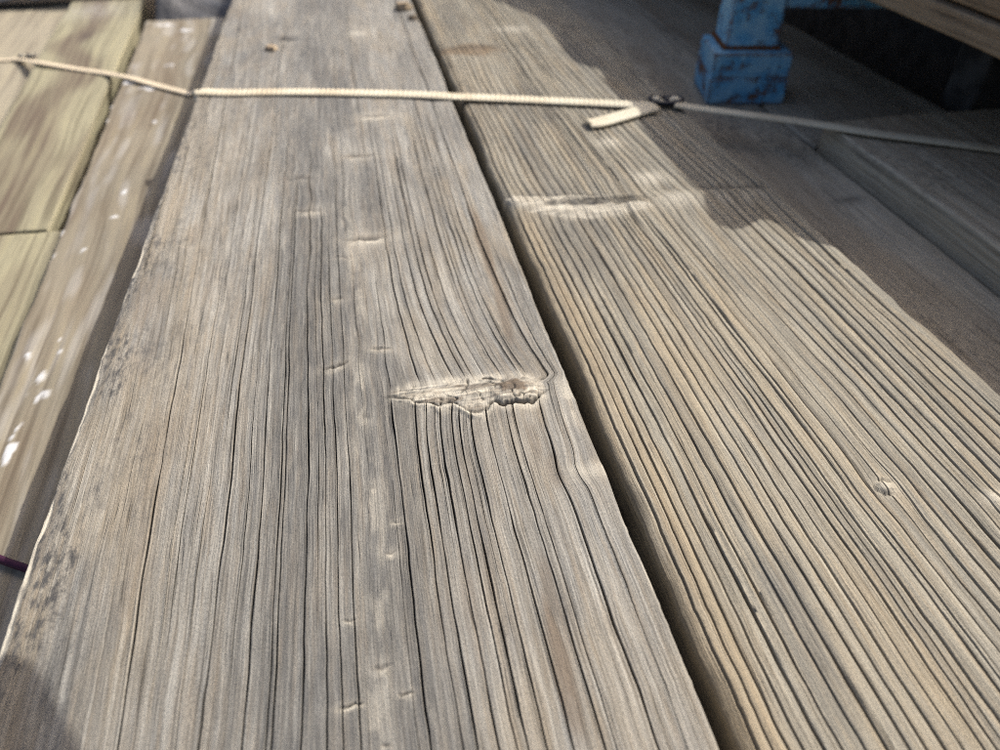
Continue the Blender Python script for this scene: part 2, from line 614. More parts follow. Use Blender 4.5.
def h_A(UC, OFF, Y, X):
    z = .00035 * fbm(UC * 30, Y * 8, 40, 2) + .00005 * noise(UC * 420, Y * 9, 41) + .00004 * noise(UC * 900, Y * 14, 42)
    dirt = np.zeros_like(z)
    wf = np.ones_like(z)
    isoff = OFF != 0
    for c in cracks_A:
        u0, hw, y0, y1, sd = c
        m = np.abs(UC[0] - u0) < 1e-7
        j = np.where(m)[0]
        if not len(j):
            continue
        y = Y[:, j]
        env = sstep(y0, y0 + .06, y) * (1 - sstep(y1 - .10, y1, y))
        env = env * np.clip(.80 + .55 * noise(y * 24, sd * 3.3, 60 + sd) + .25 * noise(y * 90, sd * 1.3, 61 + sd), 0.30 if sd < 25 else 0.04, 1.25)
        xk = X[:, j]
        ink = (xk > KAx0 + .001) & (xk < KAx1 - .001)
        ylk, ytk = np.interp(xk, lip[:, 0], lip[:, 1]), np.interp(xk, top_[:, 0], top_[:, 1])
        env = env * (1 - ink * sstep(ylk - .0005 - .010 * ((sd * .618) % 1) ** 2, ylk + .001, y) * (1 - sstep(ytk + .001, ytk + .012, y)))
        prof = np.clip(1 - np.abs(OFF[:, j]) / hw, 0, 1)
        wf[:, j] = .25 + .75 * env
        z[:, j] -= (.0024 * (hw / .00035)) * env * sstep(0, .75, prof) - .00012 * env * (np.abs(OFF[:, j]) > hw * 1.2)
        dirt[:, j] = np.maximum(dirt[:, j], np.clip(env * 1.4, 0, 1) * sstep(.0, .5, prof) * .97)
    pale = np.zeros_like(z)
    brown = np.zeros_like(z)
    for px, py, a, b, rise, slit, pl, tilt in small_A:
        c = P(px, py)
        dx, dy = X - c[0], Y - c[1]
        dy = dy - tilt * dx + b * (.35 * noise(X * 1.1 / a, Y * .3 / b, 72) + .22 * noise(X * 3.1 / a, Y * 1.0 / b, 73))
        dx = dx + a * .25 * noise(X * 1.3 / a, Y * 1.3 / b, 74)
        # slit line bows
        g = gauss(dx, a) * gauss(dy, b)
        z += rise * gauss(dx, a * 1.1) * gauss(dy + b * .2, b * 1.4)
        sl_ = np.clip(1 - (dx / a) ** 2, 0, 1) * gauss(dy - b * .25 + .0004 * noise(X * 700, Y * 100, 71), b * .30)
        z -= slit * sl_ * 1.5
        dirt = np.maximum(dirt, sl_ * min(1, slit / .0010) * .80)
        brown = np.maximum(brown, .75 * g * min(1, slit / .001) * sstep(.1, .7, noise(X * 2.2 / a, Y * 2.2 / b, 75) + .45))
        pale = np.maximum(pale, 1.0 * pl * gauss(dx, a * .95) * gauss(dy + b * .35, b * 1.05) * (1 - sl_) * np.clip(.95 + .4 * noise(X * 500, Y * 500, 76), 0, 1))
        pale = np.maximum(pale, pl * .35 * gauss(dx, a * 1.7) * gauss(dy, b * 1.8))
    # ---- main knot
    yl = np.interp(X, lip[:, 0], lip[:, 1])
    yt = np.interp(X, top_[:, 0], top_[:, 1])
    inx = sstep(KAx0 - .004, KAx0 + .008, X) * (1 - sstep(KAx1 - .006, KAx1 + .003, X))
    wob = .0007 * noise(X * 420, Y * 300, 81) + .0005 * noise(X * 900, Y * 700, 82)
    dl = Y - yl + wob
    dt = yt - Y + wob
    t = np.clip((Y - yl) / np.maximum(yt - yl, .002), 0, 1)
    inside = inx * sstep(-.0006, .0010, dl) * sstep(-.002, .002, dt)
    z += inx * (.0016 * gauss((Y - (yl + yt) / 2), .016) * gauss(X - KA[0] - .004, .034))
    # fibres of the knot run across the plank
    z += inside * (.0003 * np.sin(np.pi * t) + .00045 * noise(X * 70, Y * 520, 83) + .0003 * noise(X * 160, Y * 1100, 84) + .00025 * noise(X * 420, Y * 420, 82))
    right = sstep(P(490, 402)[0], P(499, 402)[0], X) * (1 - sstep(P(535, 398)[0], P(541, 396)[0], X))
    mid_ = sstep(P(452, 404)[0], P(462, 408)[0], X) * (1 - sstep(P(484, 410)[0], P(492, 404)[0], X))
    # curled bark-like roll on the right, dark crevice under it
    z += right * .0014 * gauss(Y - yl - .0034, .0024) * (1 + .35 * noise(X * 260, Y * 200, 86))
    dv = (.0022 + .0012 * right) * inx * (1 - .65 * mid_) * (.45 + .55 * sstep(-.3, .3, noise(X * 230, 3.3, 85) + right * .8 + .25))
    cre = gauss(dl + .0002 + .0003 * right, .00062 + .00022 * right)
    z -= dv * cre
    dirt = np.maximum(dirt, inx * cre * (.85 + .14 * right) * (1 - .4 * mid_))
    brown = np.maximum(brown, .45 * right * gauss(Y - yl - .0030, .0016) * sstep(-.3, .3, noise(X * 300, Y * 500, 195)))
    z += inx * .0010 * gauss(dl + .0026, .0018) * (1 - right)
    # second crevice line inside, above the bark
    cr2 = sstep(KAx0 + .012, KAx0 + .022, X) * inx * gauss(dt - .0012 - .0016 * noise(X * 150, 2.2, 87), .0006) * sstep(.1, .5, noise(X * 180, 7.1, 88) + .25)
    z -= .0016 * cr2
    dirt = np.maximum(dirt, cr2 * .9)
    # cross cracks in the knot wood
    ph = X * 1 / .0062 + .55 * noise(X * 240, Y * 330, 89) + (Y - yl) * 60 * noise(X * 60, .3, 90)
    cc = inside * sstep(KAx0 + .006, KAx0 + .014, X) * gauss((ph - np.round(ph)), .060) * sstep(-.1, .3, noise(np.round(ph) * 1.7, Y * 130, 91))
    z -= .0016 * cc
    dirt = np.maximum(dirt, cc * .95)
    pale = np.maximum(pale, inside * np.clip(.38 + .75 * noise(X * 80, Y * 700, 92) + .35 * noise(X * 300, Y * 900, 193), 0, 1))
    pale = np.maximum(pale, .72 * inx * gauss(dl + .002, .0032))
    pale = np.maximum(pale, .80 * inx * gauss(dt + .0006, .0030) * np.clip(.62 + .5 * noise(UC * 900, Y * 60, 192) + .3 * noise(X * 120, Y * 160, 194), 0, 1))
    bk = gauss(X - bark[0], .0078) * gauss(Y - bark[1] + .1 * (X - bark[0]), .0050)
    bk = sstep(.35, .6, bk + .22 * noise(X * 400, Y * 400, 93))
    brown = np.maximum(brown, bk)
    pale = pale * (1 - bk)
    z += bk * (.0003 + .0005 * noise(X * 500, Y * 500, 94))
    bk2 = inside * sstep(-.05, .30, noise(X * 110, Y * 480, 95)) * .8
    brown = np.maximum(brown, bk2 * np.where(X < KA[0], 1, .6))
    # kink by the edge
    g = gauss(Y - KX[1] - .05 * (X - KX[0]), .0035) * sstep(KX[0] - .013, KX[0] - .004, X)
    z += .0011 * g
    pale = np.maximum(pale, .75 * gauss(Y - KX[1] + .0015, .0035) * sstep(KX[0] - .012, KX[0] - .002, X) * (.7 + .3 * noise(X * 300, Y * 300, 96)))
    e = P(568, 402)
    pale = np.maximum(pale, .7 * gauss(X - e[0] - .12 * (Y - e[1]), .0035) * gauss(Y - e[1], .016) * sstep(-.3, .4, noise(X * 500, Y * 120, 97)))
    # pale wandering pith streak down the middle
    uc = au(.070) + .003 * noise(Y * 12, 1.1, 98)
    pale = np.maximum(pale, .42 * gauss(UC - uc, .0045) * sstep(.62, .40, Y) * sstep(-.25, .5, fbm(UC * 220, Y * 60, 99, 3)))
    # worn brown patches
    for px, py, a, b, am, ang in ((483, 245, .004, .055, .75, .02), (500, 300, .0035, .040, .75, .03), (556, 640, .0028, .030, .9, .0), (568, 690, .003, .02, .7, 0),
                                  (470, 605, .003, .03, .35, 0), (548, 585, .003, .02, .5, 0), (535, 440, .003, .012, .35, 0), (555, 470, .004, .012, .4, 0)):
        c = P(px, py)
        g = gauss(X - c[0] - ang * (Y - c[1]), a) * gauss(Y - c[1], b)
        brown = np.maximum(brown, am * sstep(.25, .75, g + .22 * noise(X * 350, Y * 50, 100)))
    # mildew by the left arris, chipped pale arris
    mil = (.95 * sstep(.030, .008, UC) + .45 * sstep(.06, .03, UC)) * sstep(-.45, .25, fbm(UC * 80, Y * 22, 101, 4) + .12)
    mil = np.maximum(mil, .22 * sstep(.1, .5, fbm(UC * 50, Y * 10, 102, 3)))
    far = sstep(.45, .75, Y)
    mil = np.maximum(mil, far * .55 * sstep(-.2, .4, fbm(UC * 35, Y * 8, 103, 3)) * sstep(.085, .03, UC))
    ch = sstep(np.maximum(.0014, .0032 + .0018 * fbm(Y * 70, 2.2, 104, 3)), .0010, UC) * sstep(-.35, -.05, fbm(Y * 35, 5.5, 105, 2))
    pale = np.maximum(pale, ch)
    mil = mil * (1 - ch)
    stain_k = 1 - ch
    z -= .0007 * ch
    # grey weather stain: down the middle, and in clouds
    cen = sstep(au(-.13), au(-.03), UC) * (1 - sstep(au(.10), au(.20), UC))
    stain_shade = np.clip(.15 + .85 * cen, 0, 1) * sstep(-.50, .40, fbm(UC * 42 + 3, Y * 9, 110, 4) + .28 * cen)
    stain_shade = np.maximum(stain_shade, .55 * sstep(.1, .8, fbm(UC * 60, Y * 14, 111, 4)))
    stain_shade = np.maximum(stain_shade, .5 * sstep(.45, .8, Y) * sstep(-.3, .6, fbm(UC * 30, Y * 7, 112, 3)))
    stain_shade = stain_shade * (1 - pale)
    dk = gauss(X - P(288, 38)[0], .022) * gauss(Y - P(288, 38)[1], .018)
    stain_shade = np.maximum(stain_shade, .9 * sstep(.35, .8, dk + .2 * noise(X * 90, Y * 80, 114)))
    brown = np.maximum(brown, .30 * sstep(.25, .8, fbm(UC * 70, Y * 16, 113, 4)) * sstep(au(-.10), au(-.25), UC))
    gold = .30 * sstep(au(-.12), au(-.26), UC) * sstep(-.5, .4, fbm(UC * 40, Y * 12, 115, 4)) * (1 - ch)
    gold = np.maximum(gold, .22 * sstep(.1, .7, fbm(UC * 50 + 7, Y * 10, 116, 4)) * sstep(au(.08), au(.2), UC))
    stain_shade = stain_shade * (1 - ch)
    mil = mil * (.35 + .65 * sstep(.10, .20, Y))
    return z, wf, {'dirt': dirt, 'pale': pale, 'brown': brown, 'mildew': mil, 'stain_shade': stain_shade, 'gold': gold}


ysA = rows_px(815, -10, 1.25, dense=((376, 416, .42), (460, 480, .6), (690, 712, .6), (345, 375, .7)))
colsA = fill_cols(WA, [(c[0], c[1]) for c in cracks_A], .00058)


def knotA(x, y):
    yl = np.interp(x, lip[:, 0], lip[:, 1]) - .0008
    yt = np.interp(x, top_[:, 0], top_[:, 1]) + .0008
    ok = (x > KAx0) & (x < KAx1) & (y > yl) & (y < yt)
    return np.where(ok, 0.5, 2.0)


def ell(px, py, a, b):
    c = P(px, py)
    return lambda x, y: ((x - c[0]) / a) ** 2 + ((y - c[1]) / b) ** 2


kA = [knotA] + [ell(s[0], s[1], s[2] * 1.05, s[3] * 1.1) for s in small_A if s[2] > .0055 and s[6] >= .5]
A = plank('weathered_plank', A_l, A_r, 0.0, .05, ysA, colsA, warp_A, h_A, None, M_GREY, .0016, kA, seed=2, edge_var=.0008, side_shade=.9)
tag(A, 'silver-grey cracked plank filling the left centre, with a large torn knot', 'plank', 'weathered planks')

# ------------------------------------------------------------------ ridged plank (B)
B_l0 = edge_fn([(418, 0), (458, 99), (512, 227), (566, 350), (618, 470), (658, 557), (694, 637), (741, 760)], ZB)
B_l = lambda y: A_r(y) + .0085 + 0 * np.asarray(y)
B_r = edge_fn([(568, 4), (626, 56), (656, 86), (692, 116), (730, 149), (832, 245), (877, 279), (916, 315), (966, 357)], ZB)
WB = float(B_r(.16) - B_l(.16))


def bx(px, py):
    p = P(px, py, ZB)
    return float((p[0] - B_l(p[1])) / (B_r(p[1]) - B_l(p[1])) * WB)


grooves = []
u = .0050
i = 0
while u < WB - .004:
    grooves.append((u, .00042 + .00030 * rng.random(), .55 + .45 * rng.random(), i))
    step = .0048 + .0020 * rng.random()
    if .035 < u < .105 and rng.random() < .25:
        step *= .55
    if u < .018:
        step = .0044
    u += step
    i += 1
SM0, SM1 = bx(840, 480), bx(905, 440)       # smoother lens-shaped band
KB = P(585, 205, ZB)
KB2 = P(885, 488, ZB)
KB3 = P(470, 52, ZB)
band_c = (.5 * (SM0 + SM1))
bnd = (bx(720, 330), bx(930, 470), bx(960, 560))


kbu = np.array([P(a_, b_, ZB)[:2] for a_, b_ in ((502, 197.5), (520, 196), (545, 195.5), (575, 195), (600, 196), (625, 198), (642, 201), (653, 206))])
kbd = np.array([P(a_, b_, ZB)[:2] for a_, b_ in ((502, 198.5), (512, 206), (530, 213), (560, 219), (590, 219.5), (620, 215), (640, 210), (653, 206.5))])
eye = P(600, 202, ZB)


def warp_B(u, y):
    e = sstep(0, .012, u) * sstep(0, .012, WB - u)
    s = (.0013 * noise(u * 25, y * 9, 15) + .0004 * noise(u * 70, y * 30, 16) + .0002 * noise(u * 150, y * 110, 17)) * e
    d = y - KB[1]
    s = s + e * .0018 * gauss(d - .012, .020) * np.sin(u * 46 + .4) * np.where(d > 0, 1, .6)
    d2 = y - KB2[1]
    c = bx(885, 488)
    s = s + e * .0016 * gauss(d2, .012) * np.clip((u - c) / .004, -1, 1) * gauss(u - c, .010)
    # cathedral drift: the right half of the figure leans in with distance
    s = s - e * .010 * sstep(.25, .75, y) * sstep(.05, .13, u) * (1 - sstep(.13, WB, u))
    return s


def h_B(UC, OFF, Y, X):
    z = np.zeros_like(UC)
    dirt = np.zeros_like(z)
    wf = np.ones_like(z)
    us = np.array([g[0] for g in grooves])
    # rounded ridges between neighbouring grooves
    gi_ = np.clip(np.searchsorted(us, UC + OFF) - 1, 0, len(us) - 2)
    lo, hi = us[gi_], us[gi_ + 1]
    f = np.clip((UC + OFF - lo) / (hi - lo), 0, 1)
    amp = .00100 * (.70 + .55 * noise(gi_ * 3.7, Y * 4, 20))
    smooth = gauss(UC - band_c - .10 * (Y - .25), .013) * sstep(.13, .20, Y) * sstep(.52, .38, Y)
    amp = amp * (1 - .8 * smooth)
    lens = np.clip(gauss(Y - KB[1] + .06 * (X - KB[0]) + .002, .017) * gauss(X - KB[0] + .004, .066) * 1.25 - .1, 0, 1)
    amp = amp * (1 - .85 * lens)
    skew = f ** .75
    z += amp * np.sqrt(np.clip(np.sin(np.pi * skew), 0, 1))
    z += .0005 * fbm(UC * 18, Y * 7, 21, 2) + .00011 * noise(UC * 800, Y * 30, 22) + .00010 * noise(UC * 420, Y * 160, 23)
    for u0, hw, am, sd in grooves:
        j = np.where(np.abs(UC[0] - u0) < 1e-7)[0]
        if not len(j):
            continue
        y = Y[:, j]
        env = np.clip(am * (.82 + .45 * noise(y * 14, sd * 2.3, 24 + sd) + .15 * noise(y * 60, sd, 25)), .12, 1.3) * (1 - .7 * smooth[:, j]) * (1 - .9 * lens[:, j])
        prof = np.clip(1 - np.abs(OFF[:, j]) / hw, 0, 1)
        wf[:, j] = .35 + .75 * env
        z[:, j] -= .0017 * env * sstep(0, .8, prof)
        dirt[:, j] = np.maximum(dirt[:, j], np.clip(env, 0, 1) * sstep(.0, .7, prof) * .72)
    pale = np.zeros_like(z)
    brown = np.zeros_like(z)
    # fine checks in the smooth band
    ck = smooth * sstep(.55, .75, noise(UC * 900, Y * 9, 26))
    z -= .0006 * ck
    dirt = np.maximum(dirt, ck * .6)
    # transverse spike knot: a pale lens with a torn grey eye
    d = Y - KB[1] + .06 * (X - KB[0])
    full = sstep(-.002, .008, X - B_l(Y))
    yu_ = np.interp(X, kbu[:, 0], kbu[:, 1], left=9, right=9)
    yd_ = np.interp(X, kbd[:, 0], kbd[:, 1], left=9, right=9)
    ok = (yu_ < 8) & (yd_ < 8)
    wv_ = .0022 * noise(X * 120, Y * 90, 27) + .0010 * noise(X * 350, Y * 200, 28)
    ins = ok * sstep(-.0035, .0035, Y - yd_ + wv_) * sstep(-.0020, .0020, yu_ - Y + wv_ * .5)
    tt_ = np.clip((Y - yd_) / np.maximum(yu_ - yd_, .004), 0, 1)
    z += ins * (.0012 * np.sin(np.pi * tt_) + .0005 * noise(X * 60, Y * 420, 29) + .0003 * noise(X * 300, Y * 300, 30))
    z += .0009 * gauss(d + .002, .014) * full
    ee = np.sqrt(((X - eye[0]) / .032) ** 2 + ((Y - eye[1] + .10 * (X - eye[0])) / .0065) ** 2)
    ge = sstep(1.15, .75, ee + .25 * noise(X * 180, Y * 260, 31))
    z -= ge * (.0012 + .0012 * noise(X * 330, Y * 500, 33))
    dirt = np.maximum(dirt, ge * np.clip(.62 + .6 * noise(X * 330, Y * 520, 34), 0, .92))
    rim = gauss(ee - 1.05 + .2 * noise(X * 200, Y * 260, 31), .12)
    dirt = np.maximum(dirt, .75 * rim * (Y > eye[1] - .002))
    pale = np.maximum(pale, ins * (1 - ge) * np.clip(.72 + .35 * noise(X * 70, Y * 500, 35) + .2 * noise(X * 300, Y * 300, 36), 0, 1))
    brown = np.maximum(brown, .4 * ins * (1 - ge) * sstep(.3, .6, noise(X * 110, Y * 420, 40)))
    tl_ = ok * gauss(Y - yu_ + .0006 * noise(X * 200, 1.1, 41), .0009) * sstep(-.2, .3, noise(X * 70, 4.4, 42) + .2)
    z -= .0010 * tl_
    dirt = np.maximum(dirt, .6 * tl_)
    pale = np.maximum(pale, .30 * gauss(d + .006, .007) * full * sstep(0, .6, noise(UC * 300, Y * 40, 32)))
    # step running on to the right edge
    rgt = sstep(P(655, 205, ZB)[0], P(690, 205, ZB)[0], X)
    dd = Y - KB[1] + .16 * (X - P(690, 205, ZB)[0])
    z += .0010 * gauss(dd, .008) * rgt - .0012 * gauss(dd - .012, .004) * rgt * sstep(-.3, .4, noise(X * 60, 2.2, 37))
    dirt = np.maximum(dirt, .45 * gauss(dd - .012, .003) * rgt * sstep(-.3, .4, noise(X * 60, 2.2, 37)))
    sk = P(632, 214, ZB)
    g = gauss(X - sk[0], .0012) * gauss(Y - sk[1], .02)
    z -= .0016 * g
    dirt = np.maximum(dirt, .7 * g)
    # small pin knot
    r2 = np.sqrt(((X - KB2[0]) / .0042) ** 2 + ((Y - KB2[1]) / .0040) ** 2)
    z += .0011 * gauss(r2, 1.0) - .0016 * gauss(r2 - .9 + .25 * noise(X * 600, Y * 600, 33), .22) * sstep(-.5, .3, noise(X * 350, Y * 350, 34) + .2)
    dirt = np.maximum(dirt, .75 * gauss(r2 - .9 + .3 * noise(X * 600, Y * 600, 33), .2) * sstep(-.2, .3, noise(X * 350, Y * 350, 34)))
    pale = np.maximum(pale, .6 * gauss(r2, 1.1))
    # dark far knot and pale dots
    g = gauss(X - KB3[0], .035) * gauss(Y - KB3[1], .025)
    brown = np.maximum(brown, .95 * sstep(.3, .7, g + .2 * noise(X * 80, Y * 60, 35)))
    dirt = np.maximum(dirt, .6 * gauss(Y - KB3[1] - .012, .006) * gauss(X - KB3[0], .03))
    z += .003 * gauss(X - KB3[0], .05) * gauss(Y - KB3[1] + .03, .03)
    for px, py, a, b in ((512, 30, .018, .012), (608, 143, .010, .010), (650, 178, .012, .010), (678, 200, .012, .010), (995, 500, .006, .004)):
        c = P(px, py, ZB)
        pale = np.maximum(pale, .75 * gauss(X - c[0], a) * gauss(Y - c[1], b))
        z += .0008 * gauss(X - c[0], a) * gauss(Y - c[1], b)
    # golden worn ridges by the left arris
    brown = np.maximum(brown, .18 * sstep(.022, .004, UC) * sstep(-.4, .3, noise(UC * 200, Y * 8, 36)))
    mil = .20 * sstep(0, .6, fbm(UC * 30, Y * 8, 38, 3))
    gold = .50 * sstep(.026, .006, UC) * sstep(-.5, .2, noise(gi_ * 5.1, Y * 6, 39))
    gold = np.maximum(gold, .25 * sstep(.25, .7, noise(gi_ * 7.3, Y * 3.5, 120) + .2 * noise(UC * 90, Y * 30, 121)))
    stain_shade = .75 * sstep(.15, .8, fbm(UC * 26, Y * 8, 122, 4)) + .35 * sstep(.2, .7, noise(gi_ * 9.7, Y * 4, 123))
    stain_shade = np.clip(stain_shade, 0, .8) * (1 - pale) * (1 - .6 * sstep(.03, .01, UC))
    return z, wf, {'dirt': dirt, 'pale': pale, 'brown': brown, 'mildew': mil, 'stain_shade': stain_shade, 'gold': gold * (1 - pale)}


ysB = rows_px(815, -10, 1.7, ZB, dense=((192, 222, .55), (478, 498, .6)))
colsB = fill_cols(WB, [(g[0], g[1]) for g in grooves], .00085)
kB = [lambda x, y: np.where((x > P(508, 205, ZB)[0]) & (x < P(648, 205, ZB)[0]), ((y - KB[1] + .06 * (x - KB[0])) / .013) ** 2 + ((x - KB[0]) / .075) ** 2, 2.0),
      ell(885, 488, .0052, .0048)]
B = plank('weathered_plank', B_l, B_r, ZB, .046, ysB, colsB, warp_B, h_B, None, M_TAN, .0050, kB, seed=7, edge_var=.0010, side_shade=.9)
tag(B, 'tan plank with deep parallel grain ridges, half sunlit, right of the grey plank', 'plank', 'weathered planks')


# ------------------------------------------------------------------ generic board from four pixel corners or world edges
def board(name, xl, xr, z, th, y0, y1, mat, label, n=120, ridges=0.0, seed=1, rnd=.003, sp=.004, afun=None, cat='plank', group='weathered planks', edge_var=.001):
    ys = np.linspace(y0, y1, n)
    wd = float(xr(.16) - xl(.16))
    cols = fill_cols(wd, [], sp)

    def hf(UC, OFF, Y, X):
        zz = .0006 * fbm(UC * 25, Y * 6, seed, 2) + ridges * noise(UC * 260, Y * 5, seed + 1)
        a = {'pale': 0 * UC, 'dirt': 0 * UC, 'brown': .5 * sstep(.0, .6, fbm(UC * 30, Y * 5, seed + 2, 3)), 'mildew': .4 * sstep(0, .6, fbm(UC * 20, Y * 9, seed + 3, 3))}
        if afun:
            afun(UC, Y, X, zz, a)
        return zz, np.ones_like(zz), a
    o = plank(name, xl, xr, z, th, ys, cols, lambda u, y: sstep(0, .01, u) * sstep(0, .01, wd - u) * .003 * noise(u * 30, y * 9, seed + 9), hf, None, mat, rnd, seed=seed, edge_var=edge_var)
    tag(o, label, cat, group)
    return o


const = lambda v: (lambda y: v + 0 * np.asarray(y, float))
Cx1 = edge_fn([(628, 0), (784, 123), (1000, 295)], ZC)
Dl = lambda y: Cx1(y) + .003


def aC(UC, Y, X, zz, a):
    c = P(748, 122, ZC)
    g = gauss(Y - c[1], .05) * sstep(-.3, .4, fbm(X * 40, Y * 30, 5, 3))
    a['mildew'] = np.maximum(a['mildew'], .9 * g)
    c = P(850, 200, ZC)
    a['dirt'] = np.maximum(a['dirt'], .6 * gauss(X - c[0], .012) * gauss(Y - c[1], .005))


Cp = board('weathered_plank', lambda y: B_r(y) + .004, lambda y: Cx1(y) - .002, ZC, .024, -.2, 1.6, M_DULL,
           'low smooth shaded plank between the ridged plank and the far right boards', 300, .0002, 51, .002, .002, aC)
strapY = P(880, 133, ZD)[1]


def aD(UC, Y, X, zz, a):
    a['pale'] = np.maximum(a['pale'], .35 * sstep(.02, .004, UC) * sstep(-.2, .4, noise(UC * 300, Y * 14, 77)))


D = board('weathered_plank', Dl, lambda y: Dl(y) + .16, ZD, .046, -.2, strapY + .03, M_STRIPE,
          'raised shaded plank at the right edge with a striped side face', 160, .0003, 61, .0014, .002, aD, edge_var=.0005)
D2r = edge_fn([(781, 18), (1000, 138)], ZC)
D2 = board('weathered_plank', lambda y: Cx1(y) + .002, lambda y: D2r(y), ZC, .024, strapY + .034, 1.6, M_DULL,
           'dark flat plank behind the loose strap, carrying the blue steel foot', 120, .0002, 71)


# ------------------------------------------------------------------ left bundle
def treated(name, c1, c2, c3, gloss):
    n = NT(name)
    gu, gv = n.attr('gu'), n.attr('gv')
    st = n.noise(n.vec(n.math('MULTIPLY', gu, 190), n.math('MULTIPLY', gv, 4)), 1, 4, .65)
    br = n.noise(n.vec(n.math('MULTIPLY', gu, 26), n.math('MULTIPLY', gv, 7), 2.), 1, 3, .6)
    fine = n.noise(n.vec(n.math('MULTIPLY', gu, 1400), n.math('MULTIPLY', gv, 40)), 1, 2, .6)
    c = n.ramp(st, [(.36, c2), (.52, c1), (.72, (c1[0] * 1.12, c1[1] * 1.1, c1[2]))])
    c = n.mix(n.rng(br, .55, .75, 0, .5), c, c2)
    c = n.mix(n.rng(fine, .5, .3, 0, .25), c, c2)
    c = n.mix(n.math('MULTIPLY', n.attr('brown'), n.rng(st, .3, .6, 1.0, .65)), c, c3)
    c = n.mix(n.attr('dirt'), c, (.07, .05, .04))
    c = n.mix(n.attr('pale'), c, (.86, .88, .90))  # near-white; carries the glints painted on the damp board
    c = n.mix(n.math('MULTIPLY', n.attr('mildew'), .5), c, (.16, .15, .12))
    r = n.math('SUBTRACT', .75, n.math('MULTIPLY', n.attr('pale'), .45))
    nr = n.bump(n.math('ADD', n.math('MULTIPLY', st, .8), n.math('MULTIPLY', fine, .3)), .0005)
    return n.done(c, r, .4 + gloss, nr)


M_PINE = treated('green_tinged_pine', (.285, .262, .172), (.145, .128, .078), (.105, .074, .052), 0)
M_DAMP = treated('damp_tan_pine', (.255, .222, .165), (.150, .124, .088), (.140, .104, .070), -.2)
M_PALE = treated('pale_dry_pine', (.31, .275, .200), (.20, .170, .122), (.16, .120, .085), 0)
Z1, Z2, Z4 = -.0640, -.0745, -.0870
L1_r = lambda y: A_l(y) - .004
def line2(p, q, z):
    a, b = P(*p, z), P(*q, z)
    k = (b[0] - a[0]) / (b[1] - a[1])
    return lambda y: a[0] + k * (np.asarray(y, float) - a[1])


L1_l = edge_fn([(146, 17), (128, 70), (81, 188), (56, 236), (17, 335), (0, 376)], Z1)
l1e = P(170, 20, Z1)[1]


def aL1(UC, Y, X, zz, a):
    a['brown'] = .45 * sstep(0, .7, fbm(UC * 40, Y * 6, 12, 3))
    for px, py, r, b in ((16, 430, .003, .008), (40, 378, .004, .006), (60, 235, .004, .008), (150, 88, .016, .010), (130, 82, .014, .010), (185, 30, .012, .012),
                         (84, 250, .003, .005), (125, 192, .003, .005), (112, 218, .006, .004), (54, 257, .003, .005), (28, 357, .003, .004), (60, 340, .002, .003),
                         (60, 352, .002, .003), (170, 65, .008, .008), (10, 450, .004, .010), (105, 122, .004, .007), (112, 108, .003, .006), (40, 395, .006, .008), (155, 122, .004, .006),
                         (165, 25, .020, .006)):
        c = P(px, py, Z1)
        g = gauss(X - c[0], r * .8) * gauss(Y - c[1], b)
        k = sstep(.52, .80, g + .45 * noise(X * 420, Y * 330, 13) + .2 * noise(X * 150, Y * 90, 15))
        a['pale'] = np.maximum(a['pale'], k * .62)  # white glints painted into the board colour
        zz += .0006 * k
    lf = sstep(.035, .0, UC - .0)
    a['pale'] = np.maximum(a['pale'], .12 * sstep(.0, .8, fbm(UC * 160, Y * 14, 14, 3)))


L1 = board('treated_plank', L1_l, L1_r, Z1, .0560, -.2, l1e, M_DAMP, 'damp tan plank with painted white glints, beside the grey plank on its left', 420, .0003, 81, .003, .0012, aL1,
           group='planks of the left bundle')
L2_r = lambda y: L1_l(y) - .002
L2_l = line2((0, 122), (70, 2), Z2)


def aL2(UC, Y, X, zz, a):
    ww = .5 * (1 + 0 * UC)
    c = P(20, 170, Z2); d_ = P(80, 40, Z2)
    t = (Y - c[1]) / (d_[1] - c[1])
    cx = c[0] + (d_[0] - c[0]) * t
    a['brown'] = np.clip(.95 * sstep(.05, 1.0, gauss(X - cx - .018 * noise(Y * 14, .2, 3), .030) + .35 * fbm(UC * 60, Y * 8, 4, 3)), 0, 1)
    k = P(86, 36, Z2)
    a['dirt'] = .7 * gauss(X - k[0], .010) * gauss(Y - k[1], .03)
    a['mildew'] = 0 * UC
    # arched end-grain rings on the far end
    rr = np.hypot(X - P(95, 10, Z2)[0], Y - P(95, 10, Z2)[1])
    a['pale'] = .25 * gauss(rr, .05) * sstep(0, .6, np.sin(rr * 900))


L2 = board('treated_plank', L2_l, L2_r, Z2, .0455, P(57, 228.5, Z2)[1], P(70, 2, Z2)[1], M_PINE, 'greenish new pine board with a brown heart streak, upper left', 200, .0002, 91, .004, .003, aL2,
           group='planks of the left bundle')
L3_r = lambda y: L1_l(y) - .002


def aL3(UC, Y, X, zz, a):
    a['brown'] = .35 * sstep(0, .6, fbm(UC * 30, Y * 6, 44, 3))
    a['mildew'] = 0 * UC


L3 = board('treated_plank', lambda y: L3_r(y) - .12, L3_r, Z2 - .0006, .0449, -.2, P(57, 229.8, Z2)[1], M_PINE,
           'short piece of greenish pine board butted end to end, at the left edge', 160, .0002, 95, .004, .003, aL3, group='planks of the left bundle')
L4_r = lambda y: L2_l(y) - .002
L4 = board('treated_plank', lambda y: L4_r(y) - .14, L4_r, Z4, .0330, .2, P(60, 2, Z4)[1], M_PALE, 'pale dry board in the top left corner of the picture', 120, .0002, 97, .004, .004,
           lambda UC, Y, X, zz, a: a.update(mildew=.3 * a['mildew'], brown=.3 * a['brown']), group='planks of the left bundle')

